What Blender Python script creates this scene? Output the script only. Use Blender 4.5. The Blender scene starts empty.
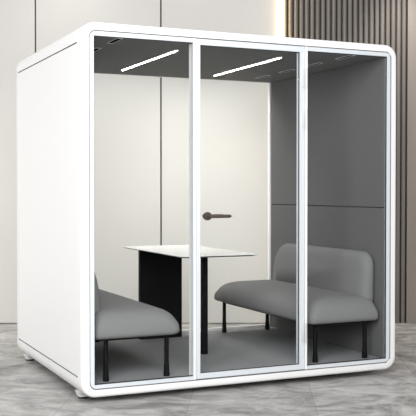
import bpy, bmesh, math, random
from mathutils import Vector, Matrix
random.seed(4)
S = bpy.context.scene
COL = S.collection

# ------------------------------------------------------------------ measures (metres)
W, D, H = 2.318, 1.762, 2.300          # pod shell: width (x), depth (y), height
LIFT = 0.040                            # the pod stands on feet of this height
CAM = (-1.6019, -5.3723, 1.2737 + LIFT)
YAW, PITCH, FPX = 0.4272, 0.0193, 916.21

# ------------------------------------------------------------------ materials
def new_mat(name):
    m = bpy.data.materials.new(name); m.use_nodes = True
    nt = m.node_tree
    return m, nt, nt.nodes['Principled BSDF']

def plain(name, col, rough=0.5, metal=0.0, spec=0.5):
    m, nt, b = new_mat(name)
    b.inputs['Base Color'].default_value = (*col, 1)
    b.inputs['Roughness'].default_value = rough
    b.inputs['Metallic'].default_value = metal
    b.inputs['Specular IOR Level'].default_value = spec
    return m

def noisy(name, c0, c1, scale, rough=0.8, bump=0.0, bscale=None, stretch=(1, 1, 1), spec=0.3, detail=4):
    m, nt, b = new_mat(name)
    tc = nt.nodes.new('ShaderNodeTexCoord'); mp = nt.nodes.new('ShaderNodeMapping')
    mp.inputs['Scale'].default_value = stretch
    nz = nt.nodes.new('ShaderNodeTexNoise'); nz.inputs['Scale'].default_value = scale
    nz.inputs['Detail'].default_value = detail
    rp = nt.nodes.new('ShaderNodeValToRGB')
    rp.color_ramp.elements[0].position = .3; rp.color_ramp.elements[1].position = .7
    rp.color_ramp.elements[0].color = (*c0, 1); rp.color_ramp.elements[1].color = (*c1, 1)
    L = nt.links.new
    L(tc.outputs['Object'], mp.inputs['Vector']); L(mp.outputs['Vector'], nz.inputs['Vector'])
    L(nz.outputs['Fac'], rp.inputs['Fac']); L(rp.outputs['Color'], b.inputs['Base Color'])
    b.inputs['Roughness'].default_value = rough
    b.inputs['Specular IOR Level'].default_value = spec
    if bump:
        n2 = nt.nodes.new('ShaderNodeTexNoise'); n2.inputs['Scale'].default_value = bscale or scale
        n2.inputs['Detail'].default_value = 3
        bp = nt.nodes.new('ShaderNodeBump'); bp.inputs['Strength'].default_value = bump
        bp.inputs['Distance'].default_value = .004
        L(mp.outputs['Vector'], n2.inputs['Vector'])
        L(n2.outputs['Fac'], bp.inputs['Height']); L(bp.outputs['Normal'], b.inputs['Normal'])
    return m

def emissive(name, col, strength, base=(.8, .8, .8)):
    m, nt, b = new_mat(name)
    b.inputs['Base Color'].default_value = (*base, 1)
    b.inputs['Emission Color'].default_value = (*col, 1)
    b.inputs['Emission Strength'].default_value = strength
    return m

def glass_mat():
    m = bpy.data.materials.new('clear_glass'); m.use_nodes = True
    nt = m.node_tree; nt.nodes.clear(); N = nt.nodes.new; L = nt.links.new
    out = N('ShaderNodeOutputMaterial'); mix = N('ShaderNodeMixShader')
    tr = N('ShaderNodeBsdfTransparent'); tr.inputs['Color'].default_value = (.985, .99, .988, 1)
    gl = N('ShaderNodeBsdfGlossy'); gl.inputs['Roughness'].default_value = .02
    lw = N('ShaderNodeLayerWeight'); lw.inputs['Blend'].default_value = .12
    mu = N('ShaderNodeMath'); mu.operation = 'MULTIPLY'; mu.inputs[1].default_value = .22
    L(lw.outputs['Fresnel'], mu.inputs[0]); L(mu.outputs[0], mix.inputs['Fac'])
    L(tr.outputs[0], mix.inputs[1]); L(gl.outputs[0], mix.inputs[2]); L(mix.outputs[0], out.inputs['Surface'])
    return m

def marble_floor(direction_deg, refl_joint0, pitch):
    """polished grey stone: streaks, thin veins, joint lines painted for mirrored wall seams"""
    m, nt, b = new_mat('grey_stone_tile'); N = nt.nodes.new; L = nt.links.new
    tc = N('ShaderNodeTexCoord')
    mp = N('ShaderNodeMapping'); mp.inputs['Scale'].default_value = (.95, 1.35, 1)
    L(tc.outputs['Object'], mp.inputs['Vector'])
    n1 = N('ShaderNodeTexNoise'); n1.inputs['Scale'].default_value = 2.6
    n1.inputs['Detail'].default_value = 9; n1.inputs['Roughness'].default_value = .66
    n1.inputs['Distortion'].default_value = 1.3
    L(mp.outputs['Vector'], n1.inputs['Vector'])
    r1 = N('ShaderNodeValToRGB')
    e = r1.color_ramp.elements
    e[0].position = .36; e[0].color = (.165, .163, .159, 1)
    e[1].position = .64; e[1].color = (.475, .467, .455, 1)
    L(n1.outputs['Fac'], r1.inputs['Fac'])
    # pale veins
    n2 = N('ShaderNodeTexNoise'); n2.inputs['Scale'].default_value = 1.9
    n2.inputs['Detail'].default_value = 6; n2.inputs['Distortion'].default_value = 1.6
    L(mp.outputs['Vector'], n2.inputs['Vector'])
    s = N('ShaderNodeMath'); s.operation = 'SUBTRACT'; s.inputs[1].default_value = .5
    a = N('ShaderNodeMath'); a.operation = 'ABSOLUTE'
    L(n2.outputs['Fac'], s.inputs[0]); L(s.outputs[0], a.inputs[0])
    r2 = N('ShaderNodeMapRange'); r2.inputs['From Min'].default_value = 0; r2.inputs['From Max'].default_value = .02
    r2.inputs['To Min'].default_value = .38; r2.inputs['To Max'].default_value = 0
    L(a.outputs[0], r2.inputs['Value'])
    mv = N('ShaderNodeMix'); mv.data_type = 'RGBA'; mv.inputs[7].default_value = (.56, .55, .53, 1)
    L(r2.outputs[0], mv.inputs[0]); L(r1.outputs['Color'], mv.inputs[6])
    # tile columns: joints and tones painted in place of the wall's reflection
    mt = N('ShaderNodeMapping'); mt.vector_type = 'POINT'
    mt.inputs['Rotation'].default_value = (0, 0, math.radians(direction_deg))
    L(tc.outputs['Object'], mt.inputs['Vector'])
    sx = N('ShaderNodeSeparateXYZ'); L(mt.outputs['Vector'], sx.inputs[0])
    o = N('ShaderNodeMath'); o.operation = 'SUBTRACT'; o.inputs[1].default_value = refl_joint0
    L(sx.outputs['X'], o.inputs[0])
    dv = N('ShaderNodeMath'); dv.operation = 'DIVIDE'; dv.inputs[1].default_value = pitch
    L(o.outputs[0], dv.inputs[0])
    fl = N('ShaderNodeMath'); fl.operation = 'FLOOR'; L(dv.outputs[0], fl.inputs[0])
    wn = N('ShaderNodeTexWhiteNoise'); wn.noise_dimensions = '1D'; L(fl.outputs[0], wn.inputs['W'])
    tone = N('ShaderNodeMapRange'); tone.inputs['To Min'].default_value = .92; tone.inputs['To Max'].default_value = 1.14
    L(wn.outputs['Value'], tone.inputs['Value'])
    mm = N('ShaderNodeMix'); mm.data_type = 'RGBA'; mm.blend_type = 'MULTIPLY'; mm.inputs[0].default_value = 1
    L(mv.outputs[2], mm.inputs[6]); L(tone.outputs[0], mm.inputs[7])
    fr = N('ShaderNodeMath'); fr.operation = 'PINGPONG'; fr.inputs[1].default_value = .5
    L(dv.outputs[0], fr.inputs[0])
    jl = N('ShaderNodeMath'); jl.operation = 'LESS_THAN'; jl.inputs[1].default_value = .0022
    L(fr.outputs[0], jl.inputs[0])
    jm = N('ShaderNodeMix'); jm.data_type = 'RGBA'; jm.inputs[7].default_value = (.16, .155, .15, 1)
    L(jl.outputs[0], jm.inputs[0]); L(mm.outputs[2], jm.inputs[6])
    L(jm.outputs[2], b.inputs['Base Color'])
    b.inputs['Roughness'].default_value = .42
    b.inputs['Specular IOR Level'].default_value = .35
    return m

M = {
    'white': plain('white_powder_coat', (.79, .79, .79), .35),
    'frame': plain('cool_white_aluminium', (.60, .634, .665), .3),
    'joint': plain('grey_groove_shade', (.26, .26, .265), .7),
    'gasket': plain('black_rubber', (.012, .012, .013), .5),
    'felt': noisy('grey_acoustic_felt', (.118, .118, .119), (.131, .131, .132), 90, .95, .2, 400, spec=.1),
    'felt_dark': plain('panel_backing', (.03, .03, .03), .9),
    'ceil': noisy('grey_ceiling_panel', (.160, .161, .163), (.174, .175, .177), 60, .85, spec=.2),
    'carpet': noisy('charcoal_carpet', (.235, .238, .246), (.29, .294, .303), 120, .95, .5, 500, spec=.05),
    'fabric': noisy('grey_upholstery', (.176, .177, .178), (.194, .195, .197), 150, .9, .25, 700, spec=.15),
    'black': plain('black_powder_coat', (.005, .005, .006), .6, spec=.12),
    'top': plain('white_laminate', (.86, .86, .86), .3),
    'edge': plain('dark_table_edge', (.06, .06, .06), .5),
    'bronze': plain('dark_bronze_metal', (.105, .085, .075), .38, .6),
    'hinge': plain('satin_hinge_metal', (.66, .67, .68), .35, .3),
    'lamp_body': plain('pale_grey_lamp_body', (.62, .63, .64), .4),
    'lamp': emissive('lamp_diffuser', (1, .985, .96), 34.0),
    'vent_rim': plain('light_grey_vent_rim', (.62, .62, .62), .5),
    'slot': plain('vent_black', (.003, .003, .003), 1, spec=0),
    'beige': noisy('warm_grey_wall_panel', (.515, .502, .482), (.535, .522, .500), 1.5, .6, spec=.2),
    'seam': plain('dark_panel_seam', (.10, .085, .075), .8),
    'slat': noisy('taupe_slat', (.125, .112, .101), (.155, .141, .127), 3, .45, stretch=(8, 8, .3), spec=.4),
    'slat_gap': plain('slat_gap', (.03, .027, .024), .9),
    'taupe': noisy('taupe_wall_panel', (.205, .18, .162), (.23, .20, .18), 2, .5, stretch=(3, 3, .5), spec=.3),
    'led': emissive('warm_led', (1, .76, .42), 17.0),
    'glass': glass_mat(),
}

# ------------------------------------------------------------------ mesh helpers
def obj(name, bm, mats, parent=None, smooth=False, loc=None, angle=None):
    bmesh.ops.recalc_face_normals(bm, faces=bm.faces)
    me = bpy.data.meshes.new(name); bm.to_mesh(me); bm.free()
    for m in (mats if isinstance(mats, (list, tuple)) else [mats]):
        me.materials.append(m)
    if smooth:
        for p in me.polygons: p.use_smooth = True
        if angle: me.set_sharp_from_angle(angle=math.radians(angle))
    o = bpy.data.objects.new(name, me); COL.objects.link(o)
    if parent is not None: o.parent = parent
    if loc is not None: o.location = loc
    return o

def box(bm, x0, x1, y0, y1, z0, z1, bevel=0.0, mi=0, seg=2):
    r = bmesh.ops.create_cube(bm, size=1)
    vs = r['verts']
    bmesh.ops.scale(bm, vec=(x1 - x0, y1 - y0, z1 - z0), verts=vs)
    bmesh.ops.translate(bm, vec=((x0 + x1) / 2, (y0 + y1) / 2, (z0 + z1) / 2), verts=vs)
    fs = {f for v in vs for f in v.link_faces}
    for f in fs: f.material_index = mi
    if bevel:
        es = list({e for v in vs for e in v.link_edges})
        bmesh.ops.bevel(bm, geom=es, offset=bevel, segments=seg, profile=.5, affect='EDGES', clamp_overlap=True, material=mi)
    return bm

def cyl(bm, p0, p1, r0, r1=None, seg=20, mi=0):
    r1 = r0 if r1 is None else r1
    p0, p1 = Vector(p0), Vector(p1); d = p1 - p0
    rot = d.to_track_quat('Z', 'Y').to_matrix().to_4x4()
    r = bmesh.ops.create_cone(bm, cap_ends=True, segments=seg, radius1=r0, radius2=r1, depth=d.length,
                              matrix=Matrix.Translation((p0 + p1) / 2) @ rot)
    for f in {f for v in r['verts'] for f in v.link_faces}: f.material_index = mi
    return bm

def rrect(a0, a1, b0, b1, r, n=8, notch=None):
    """closed outline of a rounded rectangle in (a, b); r = one radius or four (a0b0, a1b0, a1b1, a0b1).
    notch = (list of b heights, half width, depth): small grooves in the two b sides (depth may be 0)"""
    if not isinstance(r, (list, tuple)): r = [r] * 4
    r = [max(x, 1e-4) for x in r]
    pts = []
    def corner(ca, cb, rad, t0):
        for k in range(n + 1):
            t = t0 + math.pi / 2 * k / n
            pts.append((ca + rad * math.cos(t), cb + rad * math.sin(t)))
    corner(a0 + r[0], b0 + r[0], r[0], math.pi)
    corner(a1 - r[1], b0 + r[1], r[1], 1.5 * math.pi)
    if notch:
        for h in notch[0]:
            hw, dp = notch[1], notch[2]
            pts += [(a1, h - hw), (a1 - dp, h - hw * .8), (a1 - dp, h + hw * .8), (a1, h + hw)]
    corner(a1 - r[2], b1 - r[2], r[2], 0)
    corner(a0 + r[3], b1 - r[3], r[3], .5 * math.pi)
    if notch:
        for h in reversed(notch[0]):
            hw, dp = notch[1], notch[2]
            pts += [(a0, h + hw), (a0 + dp, h + hw * .8), (a0 + dp, h - hw * .8), (a0, h - hw)]
    return pts

def loft(bm, rings, close_loop=False, cap0=True, cap1=True, mi=0):
    """rings: lists of 3D points, same count, joined in order"""
    R = [[bm.verts.new(p) for p in ring] for ring in rings]
    n = len(R[0])
    pairs = list(zip(R, R[1:]))
    if close_loop: pairs.append((R[-1], R[0]))
    for A, B in pairs:
        for i in range(n):
            j = (i + 1) % n
            f = bm.faces.new((A[i], A[j], B[j], B[i])); f.material_index = mi
    if not close_loop:
        if cap0: bm.faces.new(R[0]).material_index = mi
        if cap1: bm.faces.new(R[-1]).material_index = mi
    return bm

def ring_y(bm, outer, inner, y0, y1, bev=0.0015):
    """a flat picture-frame ring in the xz plane between outlines outer and inner, from y0 (front) to y1"""
    P = lambda pts, y: [(a, y, b) for a, b in pts]
    loft(bm, [P(outer, y0), P(outer, y1), P(inner, y1), P(inner, y0)], close_loop=True)
    return bm

def empty(name, loc, label=None, cat=None, group=None, rz=0.0):
    o = bpy.data.objects.new(name, None); COL.objects.link(o)
    o.empty_display_size = .2
    o.location = loc; o.rotation_euler = (0, 0, rz)
    tag(o, label, cat, group)
    return o

def tag(o, label=None, cat=None, group=None, kind=None):
    if label: o['label'] = label
    if cat: o['category'] = cat
    if group: o['group'] = group
    if kind: o['kind'] = kind
    return o

def copy_tree(o, parent=None):
    c = o.copy(); COL.objects.link(c)
    if parent is not None: c.parent = parent
    for ch in list(o.children): copy_tree(ch, c)
    return c

# ------------------------------------------------------------------ the room
# local frame of the wall: X along the wall, Y away from the camera
def wall_obj(name, bm, mats, smooth=False, angle=None):
    o = obj(name, bm, mats, smooth=smooth, angle=angle)
    o.location = (CAM[0], CAM[1], 0); o.rotation_euler = (0, 0, -YAW)
    return tag(o, kind='structure')

WD, WH = 9.013, 3.9
EDGE = .716
bm = bmesh.new()
box(bm, -5.40, EDGE - .004, WD + .035, WD + .12, 0, WH, mi=1)
x1 = EDGE
joints = [-5.38, -4.152, -2.922, -1.692, -.462, EDGE]
for a, b in zip(joints, joints[1:]):
    ga = .0075 if a > -5 else 0; gb = .0075 if b < .7 else 0
    box(bm, a + ga, b - gb, WD, WD + .04, 0.006, WH, bevel=.002)
wall_obj('wall_back', bm, [M['beige'], M['seam']])

bm = bmesh.new()
S0, S1 = EDGE + .016, 1.955
box(bm, EDGE + .001, S1, WD + .052, WD + .12, 0, WH, mi=1)
nsl = 23; pitch = (S1 - S0) / nsl
for k in range(nsl):
    c = S0 + (k + .5) * pitch; r = pitch * .40
    prof = [(c - r, WD + .056)]
    for i in range(0, 11):
        t = math.pi - math.pi * i / 10
        prof.append((c + r * math.cos(t), WD + .036 - .022 * math.sin(t)))
    prof.append((c + r, WD + .056))
    loft(bm, [[(x, y, .0) for x, y in prof], [(x, y, WH) for x, y in prof]])
wall_obj('wall_back_right', bm, [M['slat'], M['slat_gap']], smooth=True, angle=40)

bm = bmesh.new()
box(bm, S1 + .006, 3.25, WD + .005, WD + .12, 0.0, WH, bevel=.003)
box(bm, 3.262, 4.60, WD + .005, WD + .12, 0.0, WH, bevel=.003)
wall_obj('wall_right', bm, [M['taupe']])

bm = bmesh.new()
box(bm, EDGE + .002, EDGE + .012, WD - .028, WD + .05, .01, WH - .02)
o = wall_obj('led_strip', bm, [M['led']])
del o['kind']
tag(o, 'thin vertical warm light strip between the beige wall panels and the dark slats', 'light strip')

bm = bmesh.new()
box(bm, -6.0, 5.2, -3.5, WD + .12, -.08, 0.0)
fwd_off = math.radians(2.75)
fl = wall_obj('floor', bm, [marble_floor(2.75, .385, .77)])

# ------------------------------------------------------------------ the pod
PX, PY = W / 2, D / 2
pod = empty('office_pod', (PX, PY, 0),
            'white rounded meeting pod with a glass front standing on the grey stone floor', 'office pod')
def part(name, bm, mats, parent=pod, smooth=False, angle=None, shift=True):
    """geometry given in pod coordinates (x 0..W, y 0..D, z 0..H above the feet)"""
    bmesh.ops.translate(bm, vec=(-PX, -PY, LIFT), verts=bm.verts)
    return obj(name, bm, mats, parent, smooth, angle=angle)

NZ = [.121, H - .121]
def pring(y, ins, r, nd=0.0):
    pts = rrect(ins, W - ins, ins, H - ins, r, 10, (NZ, .0045, nd))
    return [(a, y, b) for a, b in pts]
R0 = .092
rings = [pring(0, .050, .044), pring(0, .020, R0 - .018), pring(.0025, .011, R0 - .010), pring(.008, .0045, R0 - .004),
         pring(.016, .001, R0), pring(.024, 0, R0), pring(.088, 0, R0), pring(.0885, 0, R0, .010),
         pring(D - .0605, 0, R0, .010), pring(D - .060, .007, R0 - .006), pring(D - .053, .007, R0 - .006),
         pring(D - .0525, 0, R0), pring(D - .018, 0, R0), pring(D - .006, .006, R0 - .005), pring(D, .018, R0 - .016),
         pring(D, .054, .04), pring(.018, .054, .04), pring(.018, .050, .044)]
bm = bmesh.new(); loft(bm, rings, close_loop=True)
for f in bm.faces:                      # groove faces coloured grey to stand in for the shade inside
    c = f.calc_center_median()
    side = min(abs(c.x), abs(c.x - W))
    if .003 < side < .02 and .1 < c.y < D - .054 and (min(abs(c.z - z) for z in NZ) < .006 or c.y > D - .0608):
        f.material_index = 1
    if abs(c.y - .018) < .0005 or (c.y < .018 and .0495 < min(side, c.z, H - c.z) < .0545): f.material_index = 1
part('shell', bm, [M['white'], M['joint']], smooth=True, angle=32)

# interior linings
IL, IR, IT, IB = .083, 2.230, 2.215, .075
def lining(name, x0, x1):
    bm = bmesh.new()
    box(bm, x0 + (.006 if x0 > 1 else 0), x1 - (.006 if x0 < 1 else 0), .032, D - .05, IB, IT, mi=1)
    for z0, z1 in ((IB, 1.147), (1.153, IT)):
        box(bm, x0, x1, .032, D - .048, z0, z1, bevel=.003)
    return part(name, bm, [M['felt'], M['felt_dark']])
tag(lining('wall_lining', IR, W - .056))
tag(lining('wall_lining', .056, IL))
bm = bmesh.new(); box(bm, .056, W - .056, .032, D - .048, IT, H - .055)
part('ceiling_lining', bm, M['ceil'])
bm = bmesh.new(); box(bm, .056, W - .056, .032, D - .048, .055, IB)
part('carpet', bm, M['carpet'])

# fixed front windows
ML0, ML1, MR0, MR1 = .744, .758, 1.569, 1.583
def fixed(x0, x1, left):
    rr = [.040, .0005, .0005, .040] if left else [.0005, .040, .040, .0005]
    outer = rrect(x0, x1, .0555, H - .0555, rr, 8)
    ix0, ix1 = (x0 + .0265, x1 - .002) if left else (x0 + .002, x1 - .0265)
    iz0, iz1 = .079, 2.217
    inner = rrect(ix0, ix1, iz0, iz1, .003, 8)
    bm = bmesh.new(); ring_y(bm, outer, inner, .004, .030)
    w = part('window', bm, M['frame'])
    bm = bmesh.new()
    ring_y(bm, rrect(ix0 - .001, ix1 + .001, iz0 - .001, iz1 + .001, .003, 4), rrect(ix0 + (.003 if left else -.0005), ix1 - (-.0005 if left else .002), iz0 + .005, iz1 - .004, .003, 4), .0105, .024)
    obj_g = part('gasket', bm, M['gasket']); obj_g.parent = w
    bm = bmesh.new(); box(bm, ix0 + .004, ix1 - .004, .012, .022, iz0 + .004, iz1 - .004)
    g = part('glass_pane', bm, M['glass']); g.parent = w
    return w
tag(fixed(.0555, ML0 - .0005, True), 'fixed glass window left of the door')
tag(fixed(MR1 + .0005, W - .0555, False), 'fixed glass window right of the door')

def mullion(x0, x1, y1):
    bm = bmesh.new(); box(bm, x0, x1, -.003, y1, .0555, H - .0555, bevel=.002)
    return part('mullion', bm, M['white'])
mullion(ML0, ML1, .080)
mullion(MR0, MR1, .080)

# door
DX0, DX1, DZ0, DZ1 = .7625, 1.5645, .0585, 2.2435
ox = rrect(DX0, DX1, DZ0, DZ1, .002, 4)
jx0, jx1, jz0, jz1 = .7915, 1.529, .0925, 2.206
ix = rrect(jx0, jx1, jz0, jz1, .004, 4)
bm = bmesh.new(); ring_y(bm, ox, ix, .005, .052)
door = part('door', bm, M['frame'])
tag(door, 'white framed glass door')
bm = bmesh.new()
ring_y(bm, rrect(jx0 - .001, jx1 + .001, jz0 - .001, jz1 + .001, .002, 4), rrect(jx0 + .004, jx1 - .0005, jz0 + .004, jz1 - .004, .002, 4), .016, .030)
g = part('gasket', bm, M['gasket']); g.parent = door
bm = bmesh.new(); box(bm, jx0 + .003, jx1 - .003, .018, .028, jz0 + .003, jz1 - .003)
g = part('glass_pane', bm, M['glass']); g.parent = door
# lever handle on both faces of the pane
bm = bmesh.new()
hx, hz = .850, 1.106
for s, y0 in ((-1, .018), (1, .028)):
    cyl(bm, (hx, y0, hz), (hx, y0 + s * .010, hz), .0275, .0255, 28)
    cyl(bm, (hx, y0 + s * .010, hz), (hx, y0 + s * .046, hz), .0105, .0105, 16)
    P = []
    for u in range(13):
        t = u / 12
        x = hx - .010 + t * .160
        hh = .0115 * (1.0 if t < .88 else math.sqrt(max(.04, 1 - ((t - .88) / .125) ** 2)))
        yc = y0 + s * (.044 + .004 * math.sin(t * math.pi))
        P.append([(x, yc + .0075 * math.cos(a), hz + hh * math.sin(a)) for a in [2 * math.pi * k / 14 for k in range(14)]])
    loft(bm, P)
h = part('handle', bm, M['bronze'], smooth=True, angle=40); h.parent = door
tag(h, 'dark bronze lever handle')
for z0 in (1.965, 1.690, .245):
    bm = bmesh.new()
    cyl(bm, (1.5685, -.0075, z0), (1.5685, -.0075, z0 + .125), .0055, None, 14)
    box(bm, 1.540, 1.5635, -.0005, .0052, z0 + .004, z0 + .121, bevel=.001)
    cyl(bm, (1.5685, -.0075, z0 - .005), (1.5685, -.0075, z0), .0062, None, 14)
    cyl(bm, (1.5685, -.0075, z0 + .125), (1.5685, -.0075, z0 + .130), .0062, None, 14)
    g = part('hinge', bm, M['hinge'], smooth=True, angle=40); g.parent = door

# back window
bm = bmesh.new()
ring_y(bm, rrect(.0555, W - .0555, .0555, H - .0555, .038, 8), rrect(.092, W - .099, .094, 2.2155, .004, 8), D - .045, D - .012)
bw = part('back_window', bm, M['white'])
bm = bmesh.new(); box(bm, .090, W - .097, D - .034, D - .024, .092, 2.218)
g = part('glass_pane', bm, M['glass']); g.parent = bw

# feet
for fx in (.070, W - .070):
    for fy in (.215, D - .14):
        bm = bmesh.new()
        loft(bm, [[(fx + a, fy + b, z) for a, b in rrect(-r, r, -r * 1.2, r * 1.2, .008, 3)]
                  for r, z in ((.030, -.026), (.034, -.012), (.042, .0045))])
        ft = part('foot', bm, M['white'])
        bm = bmesh.new(); cyl(bm, (fx, fy, -LIFT), (fx, fy, -.0255), .031, .029, 20)
        g = part('rubber_pad', bm, M['gasket']); g.parent = ft

# ceiling lights: long bars with pointed ends
def light_bar(x):
    y0, y1, hw = .29, 1.42, .0155
    def outline(ins):
        w = hw - ins; a, b = y0 + ins, y1 - ins
        return [(x - w * .35, a), (x + w * .35, a), (x + w, a + .04), (x + w, b - .04), (x + w * .35, b), (x - w * .35, b), (x - w, b - .04), (x - w, a + .04)]
    bm = bmesh.new()
    loft(bm, [[(a, b, z) for a, b in outline(i)] for i, z in ((0, IT), (0, IT - .007), (.002, IT - .009))])
    lb = part('ceiling_light', bm, M['lamp_body'])
    bm = bmesh.new()
    loft(bm, [[(a, b, z) for a, b in outline(i)] for i, z in ((.006, IT - .0085), (.006, IT - .0095), (.007, IT - .0105))])
    g = part('diffuser', bm, M['lamp']); g.parent = lb
light_bar(.752); light_bar(1.544)

for vx in (.258, 1.965):
    for vy in (.125, .555, .965, 1.365):
        bm = bmesh.new()
        o1 = rrect(vx - .020, vx + .020, vy - .105, vy + .105, .006, 4)
        i1 = rrect(vx - .0165, vx + .0165, vy - .098, vy + .098, .004, 4)
        loft(bm, [[(a, b, IT + .001) for a, b in o1], [(a, b, IT - .004) for a, b in o1],
                  [(a, b, IT - .004) for a, b in i1], [(a, b, IT + .001) for a, b in i1]], close_loop=True)
        v = part('ceiling_vent', bm, M['vent_rim'])
        bm = bmesh.new(); box(bm, vx - .017, vx + .017, vy - .0985, vy + .0985, IT - .002, IT + .0008)
        g = part('slot', bm, M['slot']); g.parent = v

# ------------------------------------------------------------------ benches (local: wall at x = 0, front towards -x, base z = 0)
FLOOR_Z = LIFT + IB
bench = empty('upholstered_bench', (IR - .004, .845, FLOOR_Z),
              'grey upholstered bench on black legs against the dark wall right of the table', 'bench', 'grey benches in the pod')
def cushion(bm, levels, fn):
    loft(bm, [fn(*l) for l in levels])
HY = .802
def seat_ring(z, ins, r):
    return [(a, b, z) for a, b in rrect(-.599 + ins, -.014 - ins * .35, -HY + ins * .9, HY - ins * .9, [r, r * .5, r * .5, r], 10)]
bm = bmesh.new()
cushion(bm, [(.270, .045, .045), (.271, .026, .05), (.275, .014, .055), (.283, .005, .06), (.296, .000, .065), (.310, .0, .07), (.335, .003, .075),
             (.360, .013, .10), (.384, .028, .10), (.404, .049, .10), (.420, .076, .10), (.431, .108, .095), (.437, .145, .09), (.440, .19, .08)], seat_ring)
obj('seat', bm, M['fabric'], bench, smooth=True, angle=60)
bm = bmesh.new()
def back_ring(x, ins, lean):
    pts = rrect(-HY + .082 + ins, HY - .112 - ins, .385, .755 - ins * .8, [.03, .03, .20, .115], 12)
    return [(x - lean * (.755 - b) / .37, a, b) for a, b in pts]
cushion(bm, [(-.004, .03, 0), (-.006, .010, .003), (-.014, 0, .008), (-.032, 0.0, .016), (-.050, .007, .022), (-.063, .020, .026), (-.072, .040, .028), (-.077, .068, .029), (-.079, .10, .030)], back_ring)
obj('backrest', bm, M['fabric'], bench, smooth=True, angle=60)
bm = bmesh.new()
loft(bm, [[(a, b, z) for a, b in rrect(-.545 + i, -.03 - i, -HY + .035 + i, HY - .035 - i, .07, 8)] for z, i in ((.258, .004), (.261, 0), (.2695, 0))])
obj('base_frame', bm, M['black'], bench)
for lx in (-.512, -.102):
    for ly in (-.735, .735):
        bm = bmesh.new()
        loft(bm, [[(lx + r * math.cos(2 * math.pi * k / 18), ly + r * math.sin(2 * math.pi * k / 18), z) for k in range(18)]
                  for r, z in ((.0195, 0), (.020, .005), (.0155, .09), (.0145, .259))])
        obj('leg', bm, M['black'], bench, smooth=True, angle=40)
b2 = copy_tree(bench)
b2.location = (IL + .004, .845, FLOOR_Z); b2.rotation_euler = (0, 0, math.pi)
tag(b2, 'grey upholstered bench on black legs at the left end of the pod')

# ------------------------------------------------------------------ table
TX, TZ = 1.146, .742
table = empty('meeting_table', (TX, 1.07, FLOOR_Z), 'white topped table with a black panel leg and post between the two benches', 'table')
bm = bmesh.new()
def top_ring(z, ins): return [(a, b, z) for a, b in rrect(-.306 + ins, .306 - ins, -.64 + ins, .625 - ins, .045, 8)]
loft(bm, [top_ring(TZ - .014, .03), top_ring(TZ - .005, .003), top_ring(TZ - .003, .0)], cap1=False, mi=1)
loft(bm, [top_ring(TZ - .003, .0), top_ring(TZ - .0008, .0), top_ring(TZ, .001)], cap0=False)
bmesh.ops.remove_doubles(bm, verts=bm.verts, dist=1e-5)
obj('tabletop', bm, [M['top'], M['edge']], table)
bm = bmesh.new(); box(bm, -.07, .085, -.45, .47, TZ - .026, TZ - .0138, bevel=.002)
obj('underframe', bm, M['black'], table)
bm = bmesh.new(); box(bm, -.206, .158, .455, .495, 0, TZ - .0138, bevel=.002)
obj('panel_leg', bm, M['black'], table)
bm = bmesh.new(); box(bm, -.022, .020, -.362, -.322, 0, TZ - .0255, bevel=.003)
obj('post_leg', bm, M['black'], table)

# ------------------------------------------------------------------ light
w = bpy.data.worlds.new('room_light'); S.world = w; w.use_nodes = True
bg = w.node_tree.nodes['Background']; bg.inputs[0].default_value = (1, .995, .985, 1); bg.inputs[1].default_value = .50

def wl(x, y, z):   # wall frame -> world
    c, s = math.cos(YAW), math.sin(YAW)
    return Vector((CAM[0] + c * x + s * y, CAM[1] - s * x + c * y, z))
def area(name, loc, target, size, energy, col=(1, 1, 1)):
    l = bpy.data.lights.new(name, 'AREA'); l.shape = 'SQUARE'; l.size = size; l.energy = energy; l.color = col
    o = bpy.data.objects.new(name, l); COL.objects.link(o); o.location = loc
    o.rotation_euler = (Vector(target) - Vector(loc)).to_track_quat('-Z', 'Y').to_euler()
    return o
def spot(name, loc, target, energy, angle, blend=1.0, col=(1, 1, 1), r=.08):
    l = bpy.data.lights.new(name, 'SPOT'); l.energy = energy; l.spot_size = math.radians(angle); l.spot_blend = blend
    l.color = col; l.shadow_soft_size = r
    o = bpy.data.objects.new(name, l); COL.objects.link(o); o.location = loc
    o.rotation_euler = (Vector(target) - Vector(loc)).to_track_quat('-Z', 'Y').to_euler()
    return o
area('front_fill', wl(-.4, 1.6, 2.9), wl(.2, 6.5, .9), 3.2, 350)  # added fill lamp for the pod front; no window stands here
area('ceiling_softbox', wl(-.2, 6.9, 5.2), wl(-.2, 7.1, 0), 4.0, 40, (1, .99, .975))
spot('wall_washer', wl(-1.35, WD - .75, 3.75), wl(-1.35, WD, 2.5), 15, 95, col=(1, .97, .92))
spot('wall_washer_right', wl(1.92, WD - .5, 3.9), wl(1.86, WD, 2.3), 170, 52, col=(1, .96, .9))
a = area('rear_wall_fill', (1.30, D + .14, 2.30 + LIFT), (1.30, D + 1.0, .1), 1.0, 29, (1, .97, .92))  # hidden lamp added above the pod's rear edge to brighten the wall behind
a.data.shape = 'RECTANGLE'; a.data.size = 1.75; a.data.size_y = .12; a.data.spread = math.radians(150)
area('fill_left', wl(-5.2, WD - 2.6, 1.4), wl(-.2, WD, .9), 2.2, 84, (1, .99, .97))  # unseen fill added to light the gap between pod and wall
area('fill_right', wl(4.3, WD - 1.5, 1.6), wl(.2, WD, 1.0), 1.6, 26, (1, .97, .92))  # weaker unseen fill, added from the right for the wall and slats

# ------------------------------------------------------------------ camera, view
cd = bpy.data.cameras.new('camera'); cam = bpy.data.objects.new('camera', cd); COL.objects.link(cam)
cd.sensor_width = 36; cd.lens = FPX / 416 * 36; cd.clip_start = .05; cd.clip_end = 100
cam.location = CAM; cam.rotation_euler = (math.pi / 2 - PITCH, 0, -YAW)
S.camera = cam
vs = S.view_settings
vs.view_transform = 'Standard'; vs.look = 'None'; vs.gamma = 1; vs.exposure = 0.0; vs.use_curve_mapping = False
